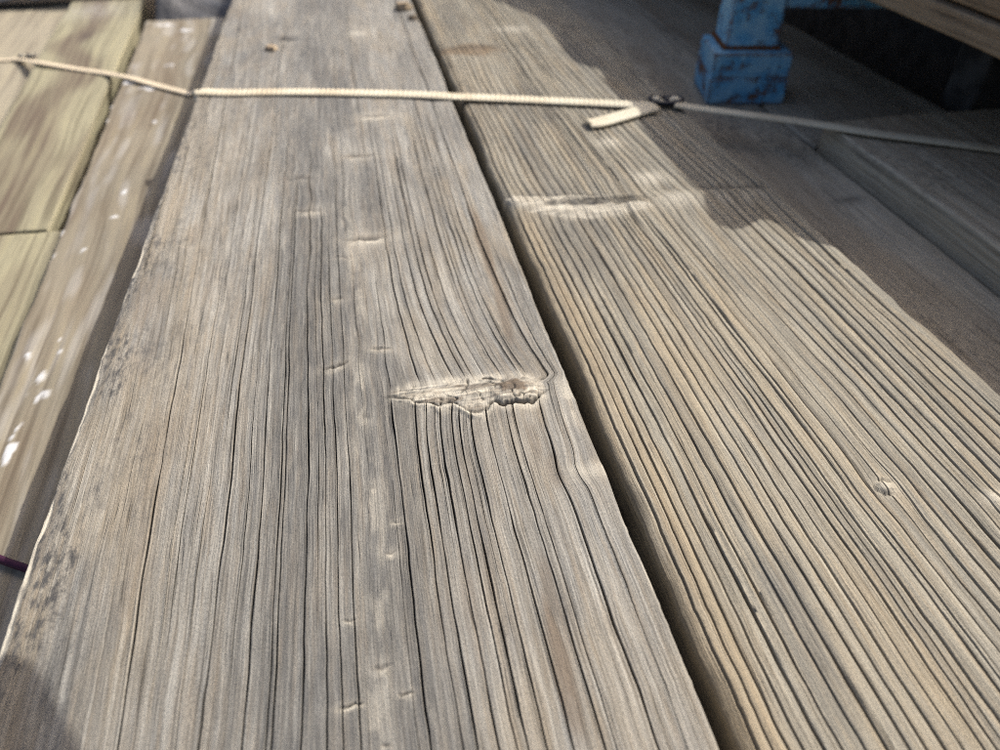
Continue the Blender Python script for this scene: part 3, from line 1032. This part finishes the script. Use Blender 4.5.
# ------------------------------------------------------------------ bearers under the boards
def box_mesh(x0, x1, y0, y1, z0, z1, bev=.003):
    """bevelled box: verts, faces"""
    import bmesh
    bm = bmesh.new()
    bmesh.ops.create_cube(bm, size=1)
    for v in bm.verts:
        v.co = Vector((x0 + (v.co.x + .5) * (x1 - x0), y0 + (v.co.y + .5) * (y1 - y0), z0 + (v.co.z + .5) * (z1 - z0)))
    if bev:
        bmesh.ops.bevel(bm, geom=bm.edges[:], offset=bev, segments=3, profile=.6, affect='EDGES')
    return bm


def box_obj(name, x0, x1, y0, y1, z0, z1, mat, parent=None, bev=.003, rot=0.0, piv=(0, 0)):
    bm = box_mesh(x0, x1, y0, y1, z0, z1, bev)
    if rot:
        M = Matrix.Translation((piv[0], piv[1], 0)) @ Matrix.Rotation(rot, 4, 'Z') @ Matrix.Translation((-piv[0], -piv[1], 0))
        bm.transform(M)
    me = bpy.data.meshes.new(name)
    bm.to_mesh(me)
    bm.free()
    for p in me.polygons:
        p.use_smooth = False
    me.materials.append(mat)
    o = bpy.data.objects.new(name, me)
    COL.objects.link(o)
    if parent:
        o.parent = parent
    return o


M_BEAR = simple('bearer_wood', (.10, .08, .06), (.20, .16, .12), 30, .85, .2, .002)
for nm, y in (('near', -.12), ('far', 1.25)):
    b_ = box_obj('timber_bearer', -.75, .62, y - .05, y + .05, -.20, -.1205, M_BEAR)
    tag(b_, 'rough timber bearer under the %s ends of the planks' % nm, 'bearer', 'bearers under the planks')

for x0_, x1_, lb in ((-.095, .125, 'lower plank hidden under the grey plank and the dark gap'), (.130, .345, 'lower plank hidden under the ridged plank'), (.350, .58, 'lower plank hidden under the shaded boards on the right')):
    board('weathered_plank', const(x0_), const(x1_), -.0508, .0692, -.2, 1.6, M_DULL, lb, 40, .0002, int(x0_ * 1000) + 400, .003, .01)

# ------------------------------------------------------------------ blue steel stand
def blue_paint():
    n = NT('rusty_blue_paint')
    v = n.obj()
    f = n.noise(v, 34, 6, .65)
    g = n.noise(v, 160, 4, .6)
    bv = n.t.nodes.new('ShaderNodeBevel')
    bv.samples = 6
    bv.inputs['Radius'].default_value = .006
    ge = n.t.nodes.new('ShaderNodeNewGeometry')
    dt_ = n.t.nodes.new('ShaderNodeVectorMath')
    dt_.operation = 'DOT_PRODUCT'
    n.t.links.new(bv.outputs[0], dt_.inputs[0])
    n.t.links.new(ge.outputs['True Normal'], dt_.inputs[1])
    edge = n.rng(dt_.outputs['Value'], 1.0, .80)
    c = n.mix(n.rng(g, .3, .7), (.075, .285, .500), (.130, .390, .590))
    c = n.mix(n.rng(f, .40, .56, .5, 0), c, (.40, .58, .64))
    h2 = n.noise(v, 80, 6, .7)
    r = n.math('ADD', n.math('MULTIPLY', n.math('MULTIPLY', edge, n.rng(n.noise(v, 55, 3, .6), .38, .62)), .50), n.math('ADD', n.math('MULTIPLY', h2, .55), n.math('MULTIPLY', f, .45)))
    m = n.rng(r, .535, .60)
    c = n.mix(m, c, n.mix(g, (.075, .030, .016), (.20, .095, .045)))
    c = n.mix(n.rng(h2, .55, .75, 0, .35), c, (.12, .11, .09))
    return n.done(c, n.rng(m, 0, 1, .45, .9), .4, n.bump(n.math('ADD', n.math('MULTIPLY', m, -1), g), .0007))


M_BLUE = blue_paint()
n_ = NT('rust')
M_RUST = n_.done(n_.mix(n_.noise(n_.obj(), 120, 5, .7), (.06, .025, .014), (.20, .085, .035)), .92, .15)
f0 = P(706, 105, ZC)
ax = P(790, 111, ZC) - f0
yaw_b = math.radians(-11)
bw = .071
bd = .062
stand = bpy.data.objects.new('blue_steel_stand', None)
COL.objects.link(stand)
stand.location = (f0[0], f0[1], ZC + .0006)
stand.rotation_euler = (0, 0, yaw_b)
tag(stand, 'rusty blue painted steel stand with box foot, post and cross beam', 'stand')
box_obj('foot', 0, bw, 0, bd, 0, .0225, M_BLUE, stand, .0012)
box_obj('foot', .0003, bw - .0003, .0004, bd - .0003, .0233, .045, M_BLUE, stand, .0012)
box_obj('weld_seam', .0012, bw - .0012, .0016, bd - .002, .0215, .0240, M_BLUE, stand, 0)
px0, px1, pd0, pd1 = .012, .060, .014, .058
post_top = .1034
box_obj('post', px0, px1, pd0, pd1, .0448, post_top, M_BLUE, stand, .004)
import bmesh
# weld bead round the post foot
bm = bmesh.new()
rr_ = random.Random(4)
for k in range(44):
    t = k / 44 * 4
    s_, q_ = int(t), t - int(t)
    c_ = [(px0, pd0), (px1, pd0), (px1, pd1), (px0, pd1)]
    a_, b2_ = c_[s_], c_[(s_ + 1) % 4]
    p_ = (a_[0] + (b2_[0] - a_[0]) * q_, a_[1] + (b2_[1] - a_[1]) * q_)
    bmesh.ops.create_icosphere(bm, subdivisions=1, radius=.0030 + .0008 * rr_.random(), matrix=Matrix.Translation((p_[0], p_[1], .0452)))
me = bpy.data.meshes.new('weld_bead')
bm.to_mesh(me)
bm.free()
me.materials.append(M_RUST)
wo_ = bpy.data.objects.new('weld_bead', me)
COL.objects.link(wo_)
wo_.parent = stand
box_obj('beam', px1 - .001, .75, pd0 + .006, pd1 - .006, .0770, post_top - .001, M_BLUE, stand, .003)

# ------------------------------------------------------------------ upper stack of boards on the stand
ZU = ZC + .0006 + post_top + .0006
slopeU = 2.40
kk = (P(315 + 888, 640)[0]) / 1.0 / H       # x = slope*(H-z)*kk
XU = slopeU * (H - ZU) * kk
stk_z = ZU
nU = 0
ru = random.Random(8)
u_ord = ['bottom', 'second', 'third', 'fourth']
th_u = .0165
for lay in range(4):
    for sd_ in range(2):
        dx = (0, .004, .011, .026)[lay]
        x0_ = XU + dx + sd_ * .205
        lb = ('%s board of the %s row stacked on the blue stand' % (u_ord[lay], ('front', 'hidden rear')[sd_]))
        board('stacked_board', const(x0_), const(x0_ + .20), stk_z + th_u, th_u, -.15 + .04 * ru.random() * (lay > 0), 1.3, M_UP, lb, 60, .0001, 200 + lay * 7 + sd_, .0016, .01,
              group='boards stacked on the blue stand', edge_var=.0006)
    stk_z += th_u + .0022
stack_top = stk_z

# added slab on the stack: its edge is shaped to shade the ridged plank
ZS = stack_top + .001
sh = [(470, -30), (493, 0), (538, 18), (552, 34), (563, 50), (574, 62), (590, 68), (600, 71), (606, 84), (618, 98), (636, 118), (646, 132), (660, 150), (676, 168), (700, 195), (704, 207),
      (710, 218), (720, 226), (732, 230), (744, 229), (757, 220), (768, 222), (779, 227), (797, 240), (812, 244), (826, 246), (840, 247)]
t_ = (ZS + .022 - ZB) / SUN.z
left = []
for a_, b_ in sh:
    p = P(a_, b_, ZB)
    left.append((p[0] + SUN.x * t_, p[1] + SUN.y * t_))
near_x = float(B_r(.2)) + .006
endp = [(near_x + SUN.x * t_ + .006 * k_ % .003, y_ + SUN.y * t_) for k_, y_ in enumerate((.38, .30, .2, .1, 0, -.12))]
far_p = [(left[0][0] - .03, left[0][1] + .3), (left[0][0] - .02, left[0][1] + .9)]
poly = far_p[::-1] + left + endp
XR = XU + .43
poly += [(XR, poly[-1][1]), (XR, poly[0][1])]
M_SLAB = simple('slab_wood', (.16, .12, .08), (.26, .21, .15), 20, .85, .2, .002)


def prism(name, poly, z0, z1, mat, parent=None):
    n = len(poly)
    v = [(x, y, z0) for x, y in poly] + [(x, y, z1) for x, y in poly]
    f = [tuple(range(n)), tuple(range(2 * n - 1, n - 1, -1))]
    f += [(i, i + n, (i + 1) % n + n, (i + 1) % n) for i in range(n)]
    o = mesh_obj(name, v, f, mat, parent, False)
    bm = bmesh.new()
    bm.from_mesh(o.data)
    bmesh.ops.recalc_face_normals(bm, faces=bm.faces[:])
    bm.to_mesh(o.data)
    bm.free()
    return o


slab = prism('shadow_slab', poly, ZS, ZS + .022, M_SLAB)
tag(slab, 'added unseen slab lying on the board stack, cut to shade the right side', 'slab')

# dark things under the stack, seen in the gap
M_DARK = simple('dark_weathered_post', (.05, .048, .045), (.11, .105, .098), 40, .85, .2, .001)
pp = P(932, 96, ZC)
post2 = bpy.data.objects.new('short_grey_post', None)
COL.objects.link(post2)
post2.location = (pp[0] + .06, pp[1] + .01, -.20)
tag(post2, 'short dim grey post in the dark gap under the stacked boards', 'post')
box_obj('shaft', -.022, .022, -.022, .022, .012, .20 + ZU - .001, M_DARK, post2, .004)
box_obj('base_plate', -.045, .045, -.045, .045, .0005, .012, M_DARK, post2, .002)
pq = P(985, 105, ZC)
post3 = bpy.data.objects.new('thin_rusty_rod', None)
COL.objects.link(post3)
post3.location = (pq[0] + .05, pq[1], -.20)
tag(post3, 'thin rusty rod standing in the dark gap at the right edge', 'rod')
box_obj('shaft', -.005, .005, -.005, .005, .006, .20 + ZU - .001, M_RUST, post3, .0015)
box_obj('base_plate', -.02, .02, -.02, .02, .0005, .006, M_RUST, post3, .001)
bw_ = box_obj('gap_shade_wall', XU + .44, XU + .49, -.6, 2.2, -.20, ZS + .02, M_DARK)  # added wall, blocks light so the gap stays black
tag(bw_, 'added dark wall keeping the gap behind the stacked boards black', 'wall')


# ------------------------------------------------------------------ straps
def ribbon(name, pts, width, thick, mat, parent=None, ridge=0.0, pitch=.0043, arch=.0, smooth_part=.3, step=.0011, side=None):
    """flat band along pts; width lies along 'side' (default horizontal, square to the run)"""
    pts = [np.array(p, float) for p in pts]
    # catmull-rom resample
    q = [2 * pts[0] - pts[1]] + pts + [2 * pts[-1] - pts[-2]]
    dense = []
    for i in range(1, len(q) - 2):
        for k in range(24):
            t = k / 24
            dense.append(.5 * ((2 * q[i]) + (-q[i - 1] + q[i + 1]) * t + (2 * q[i - 1] - 5 * q[i] + 4 * q[i + 1] - q[i + 2]) * t * t + (-q[i - 1] + 3 * q[i] - 3 * q[i + 1] + q[i + 2]) * t ** 3))
    dense.append(pts[-1])
    dense = np.array(dense)
    s = np.concatenate([[0], np.cumsum(np.linalg.norm(np.diff(dense, axis=0), axis=1))])
    n = max(8, int(s[-1] / step))
    ss = np.linspace(0, s[-1], n)
    C = np.stack([np.interp(ss, s, dense[:, i]) for i in range(3)], 1)
    T = np.gradient(C, axis=0)
    T /= np.linalg.norm(T, axis=1)[:, None]
    if side is None:
        up = np.array((0, 0, 1.0))
        S = np.cross(up, T)
        bad = np.linalg.norm(S, axis=1) < .3
        S[bad] = np.array((0, 1.0, 0))
    else:
        S = np.repeat(np.array(side, float)[None], n, 0)
        S -= (S * T).sum(1)[:, None] * T
    S /= np.linalg.norm(S, axis=1)[:, None]
    N = np.cross(T, S)
    m = 11
    e = np.linspace(-1, 1, m)
    rid = ridge * .5 * (1 + np.cos(2 * np.pi * ss / pitch))
    rows = []
    for j in range(m):
        o = arch * (1 - e[j] ** 2) + thick * .5 * math.sqrt(max(0, 1 - (abs(e[j])) ** 6))
        wv = 1 + (.05 * np.cos(2 * np.pi * ss / pitch) if ridge else 0)
        rg = rid * (sstep(-1 + smooth_part * 2 - .2, -1 + smooth_part * 2 + .1, np.array(e[j])))
        rows.append(C + S * (e[j] * width * .5 * wv)[:, None] * 1.0 + N * (o + rg)[:, None] if ridge else C + S * e[j] * width * .5 + N * o)
    for j in range(m - 1, -1, -1):
        o = arch * (1 - e[j] ** 2) - thick * .5
        rows.append(C + S * e[j] * width * .48 + N * o)
    V = np.stack(rows, 1)
    k = V.shape[1]
    idx = np.arange(n * k).reshape(n, k)
    nx = np.roll(idx, -1, 1)
    qd = np.stack([idx[:-1], nx[:-1], nx[1:], idx[1:]], -1).reshape(-1, 4)
    faces = [tuple(x) for x in qd] + [tuple(idx[0][::-1]), tuple(idx[-1])]
    o = mesh_obj(name, V.reshape(-1, 3), faces, mat, parent, True)
    bm = bmesh.new()
    bm.from_mesh(o.data)
    bmesh.ops.recalc_face_normals(bm, faces=bm.faces[:])
    bm.to_mesh(o.data)
    bm.free()
    return o


n_ = NT('cream_strapping')
sv = n_.obj()
sf = n_.noise(n_.mapv(sv, (60, 900, 60)), 1, 3, .6)
M_STRAP = n_.done(n_.mix(n_.rng(n_.noise(sv, 25, 4, .6), .4, .7), n_.mix(sf, (.54, .48, .35), (.68, .63, .49)), (.50, .42, .29)), .55, .35, n_.bump(sf, .0003))
zs = .0016
zsb = ZB + .0026
a0 = P(201, 94, 0)
strap = bpy.data.objects.new('strapping_band', None)
COL.objects.link(strap)
strap.location = (float(a0[0]), float(a0[1]), 0)
tag(strap, 'ridged cream strapping band pulled tight across the two big planks', 'strap', 'cream straps')
off = np.array(strap.location)


def lp(px, py, z):
    return P(px, py, z) - off


xl_ = A_l(a0[1]) - off[0]
pl_ = [np.array((xl_ - .0016, .002, -.058)), np.array((xl_ - .0018, .001, -.020)), np.array((xl_ - .0022, 0, -.003)), np.array((xl_ + .003, 0, zs - .0003)), lp(230, 93, zs),
       lp(300, 92.2, zs), lp(400, 94.2, zs), lp(446, 96.2, zs), lp(470, 97.3, zs - .002), lp(520, 99.5, zsb), lp(628, 104.5, zsb), lp(652, 105.5, zsb + .0015)]
ribbon('band', pl_, .0140, .0014, M_STRAP, strap, .0008, .0042, .0004, .25, .00085)
# loose tail folded back
ribbon('tail', [lp(588, 123.5, zsb + .0002), lp(598, 122.5, zsb), lp(618, 117.0, zsb), lp(640, 110.5, zsb), lp(655, 106.5, zsb + .001)], .0175, .0018, M_STRAP, strap, 0, 1, .0012)
# run beyond the buckle
ribbon('band', [lp(676, 104.5, zsb + .001), lp(700, 108.5, zsb + .001), lp(735, 113, zsb), lp(800, 121.5, zsb), lp(870, 132.5, ZD + .003), lp(940, 141.5, ZD + .003), lp(1010, 151, ZD + .003), lp(1080, 161, ZD + .003)],
       .012, .0016, M_STRAP, strap, 0, 1, .0008)
# frayed end
bm = bmesh.new()
ce = lp(589, 123.0, zsb)
for k in range(26):
    y_ = rr_.uniform(-.007, .007)
    L_ = rr_.uniform(.003, .009)
    a_ = Vector((ce[0] + .002, ce[1] + y_, ce[2] + rr_.uniform(0, .0015)))
    b_ = a_ + Vector((-L_, rr_.uniform(-.003, .003), rr_.uniform(-.001, .003)))
    d_ = Vector((0, .0003, 0))
    e_ = Vector((0, 0, .0004))
    vs_ = [bm.verts.new(x) for x in (a_ - d_, a_ + d_, a_ + e_, b_)]
    for f_ in ((0, 1, 3), (1, 2, 3), (2, 0, 3), (0, 2, 1)):
        bm.faces.new([vs_[q] for q in f_])
me = bpy.data.meshes.new('frayed_end')
bm.to_mesh(me)
bm.free()
me.materials.append(M_STRAP)
fo = bpy.data.objects.new('frayed_end', me)
COL.objects.link(fo)
fo.parent = strap


def tube(name, pts, r, mat, parent=None, seg=8, closed=False):
    pts = [np.array(p, float) for p in pts]
    n = len(pts)
    V = []
    for i in range(n):
        a, b = pts[(i - 1) % n] if (closed or i) else pts[0], pts[(i + 1) % n] if (closed or i < n - 1) else pts[-1]
        t = b - a
        t /= np.linalg.norm(t)
        s = np.cross(t, (0, 0, 1.0))
        if np.linalg.norm(s) < .05:
            s = np.cross(t, (1.0, 0, 0))
        s /= np.linalg.norm(s)
        u = np.cross(s, t)
        for k in range(seg):
            an = 2 * math.pi * k / seg
            V.append(pts[i] + r * (math.cos(an) * s + math.sin(an) * u))
    faces = []
    m = n if closed else n - 1
    for i in range(m):
        for k in range(seg):
            a, b = i * seg, ((i + 1) % n) * seg
            faces.append((a + k, a + (k + 1) % seg, b + (k + 1) % seg, b + k))
    if not closed:
        faces += [tuple(range(seg))[::-1], tuple(range((n - 1) * seg, n * seg))]
    return mesh_obj(name, V, faces, mat, parent, True)


def wire_buckle(loc, rot, label, sc=1.0):
    b = bpy.data.objects.new('wire_buckle', None)
    COL.objects.link(b)
    b.location = loc
    b.rotation_euler = (0, 0, rot)
    b.scale = (sc, sc, sc)
    tag(b, label, 'buckle', 'wire buckles')
    W_, L_ = .0085, .0160
    ring = []
    for k in range(40):
        an = 2 * math.pi * k / 40
        c_, s_ = math.cos(an), math.sin(an)
        ring.append((L_ * math.copysign(abs(c_) ** .6, c_), W_ * math.copysign(abs(s_) ** .6, s_), .0035 + .0022 * abs(c_) ** 3))
    tube('frame', ring, .0026, M_WIRE, b, 8, True)
    tube('bar', [(.001, -W_, .004), (.001, 0, .0056), (.001, W_, .004)], .0024, M_WIRE, b)
    ribbon('strap_loop', [(-.017, 0, .0045), (-.009, 0, .0062), (-.003, 0, .0030), (.003, 0, .0030), (.009, 0, .0060), (.017, 0, .0045)], .0090, .0016, M_STRAP, b, 0, 1, .0004, step=.001)
    return b


n_ = NT('dark_wire')
M_WIRE = n_.done((.025, .026, .032), .38, .5, None, Metallic=.7)
pb = P(665, 104, ZB + .0012)
wire_buckle(Vector(pb), -.17, 'black wire buckle joining the strap in shade on the ridged plank', .82)

# strap over the left bundle
n_ = NT('smooth_cream_strapping')
M_STRAP2 = n_.done(n_.mix(n_.noise(n_.mapv(n_.obj(), (30, 700, 30)), 1, 2, .5), (.56, .46, .32), (.72, .62, .45)), .5, .35)
q0 = P(100, 76, Z2)
strap2 = bpy.data.objects.new('strapping_band', None)
COL.objects.link(strap2)
strap2.location = (float(q0[0]), float(q0[1]), 0)
tag(strap2, 'smooth cream strap crossing the treated boards of the left bundle', 'strap', 'cream straps')
off = np.array(strap2.location)
ribbon('band', [lp(-60, 62, Z4 + .002), lp(0, 60, Z4 + .002), lp(20, 59.5, Z4 + .004), lp(40, 62.5, Z2 + .0035), lp(75, 68.5, Z2 + .002), lp(108, 73.5, Z2 + .003), lp(131, 78, Z1 + .0028), lp(160, 86, Z1 + .002), lp(178, 90.5, Z1 + .002),
                lp(186, 92.6, Z1 + .002), lp(193, 94.5, Z1 + .002)], .010, .0011, M_STRAP2, strap2, 0, 1, .0003)
wire_buckle(Vector(P(28, 58, Z4 + .001)), -.1, 'dark wire buckle on the left strap, at the edge of the pale board', .6)

# dark purple cord in the gap at the left edge
n_ = NT('purple_cord')
M_PURP = n_.done(n_.mix(n_.noise(n_.obj(), 300, 3, .6), (.018, .004, .015), (.06, .009, .040)), .7, .3)
zc_ = Z1
cpts = [P(a_, b_, zc_ + .0029) for a_, b_ in ((-70, 540), (-30, 550), (-3, 558), (10, 563), (28, 569), (45, 574))]
cord = tube('purple_cord', cpts, .0019, M_PURP, None, 10)
tag(cord, 'dark purple cord lying in the shaded strip at the left edge', 'cord')

# ------------------------------------------------------------------ wood chips at the far end of the gap
M_CHIP = simple('fresh_chip_wood', (.27, .20, .13), (.40, .32, .22), 120, .8, .2, .001)


def chip(px, py, z, l, w_, h_, rot, label):
    r = random.Random(int(px * 7 + py))
    bm = bmesh.new()
    n = 7
    base = [(l * math.cos(2 * math.pi * k / n) * r.uniform(.7, 1), w_ * math.sin(2 * math.pi * k / n) * r.uniform(.7, 1)) for k in range(n)]
    lo = [bm.verts.new((x, y, 0)) for x, y in base]
    hi = [bm.verts.new((x * r.uniform(.5, .9), y * r.uniform(.5, .9), h_ * r.uniform(.6, 1.2))) for x, y in base]
    bm.faces.new(lo[::-1])
    bm.faces.new(hi)
    for k in range(n):
        bm.faces.new((lo[k], lo[(k + 1) % n], hi[(k + 1) % n], hi[k]))
    me = bpy.data.meshes.new('wood_chip')
    bm.to_mesh(me)
    bm.free()
    me.materials.append(M_CHIP)
    o = bpy.data.objects.new('wood_chip', me)
    COL.objects.link(o)
    p = P(px, py, z)
    o.location = (float(p[0]), float(p[1]), z)
    o.rotation_euler = (0, 0, rot)
    tag(o, label, 'wood chip', 'loose wood chips')
    return o


chip(404, 8, .0012, .013, .012, .006, .4, 'larger tan wood chip at the top, on the edge of the grey plank')
chip(413, 19, .0005, .005, .006, .004, 1.2, 'small tan wood chip by the far end of the gap')
chip(271, 49, .0012, .008, .008, .003, .7, 'tan wood chip stuck on the grey plank near the top, left of centre')

# ------------------------------------------------------------------ dark tarpaulin beyond the left bundle
nx_, ny_ = 90, 60
tx = np.linspace(-.75, float(A_l(1.0)) - .004, nx_)
ty = np.linspace(0, 1, ny_)
TX, TT = np.meshgrid(tx, ty)
TY = (l1e + .012) + TT * .7
xl1_ = float(L1_l(l1e))
lf = sstep(xl1_ + .004, xl1_ - .012, TX)
TY = TY + lf * (P(70, 2, Z2)[1] + .01 - l1e)
TZ = -.070 + .020 * fbm(TX * 9 + TT * 3, TT * 5, 300, 3) + .030 * TT + .010 * np.abs(noise(TX * 26 + TT * 8, TT * 6, 301))
ti = np.arange(nx_ * ny_).reshape(ny_, nx_)
n_ = NT('dark_tarpaulin')
M_TARP = n_.done(n_.mix(n_.noise(n_.obj(), 30, 4, .6), (.035, .035, .037), (.085, .083, .082)), .42, .4, n_.bump(n_.noise(n_.obj(), 90, 4, .6), .003))
V1 = np.stack([TX.ravel(), TY.ravel(), TZ.ravel()], 1)
V2 = V1 - np.array((0, 0, .002))
f1 = np.stack([ti[:-1, :-1], ti[:-1, 1:], ti[1:, 1:], ti[1:, :-1]], -1).reshape(-1, 4)
f2 = f1[:, ::-1] + nx_ * ny_
tarp = mesh_obj('tarpaulin', np.concatenate([V1, V2]), np.concatenate([f1, f2]), M_TARP)
tag(tarp, 'crumpled dark tarpaulin behind the ends of the left boards', 'tarpaulin')

# ------------------------------------------------------------------ added panel above the frame, shaped to cast the rounded lower left shadow
shp = [(-1500, 760), (-500, 690), (-160, 660), (-60, 653), (0, 652), (18, 655), (34, 664), (46, 680), (56, 699), (68, 724), (82, 752), (104, 800), (130, 870), (170, 980), (200, 1120), (-1500, 1120)]
ZP = .236
t_ = ZP / SUN.z
ph = []
for a_, b_ in shp:
    p = P(a_, b_, 0)
    ph.append((p[0] + SUN.x * t_, p[1] + SUN.y * t_))
n_ = NT('shadow_panel_face')
M_PANEL = n_.done((.02, .02, .022), .5, .4)
shade_panel = prism('shadow_panel', ph, ZP, ZP + .009, M_PANEL)
tag(shade_panel, 'added unseen panel above the planks, placed to shade the lower left corner', 'panel')
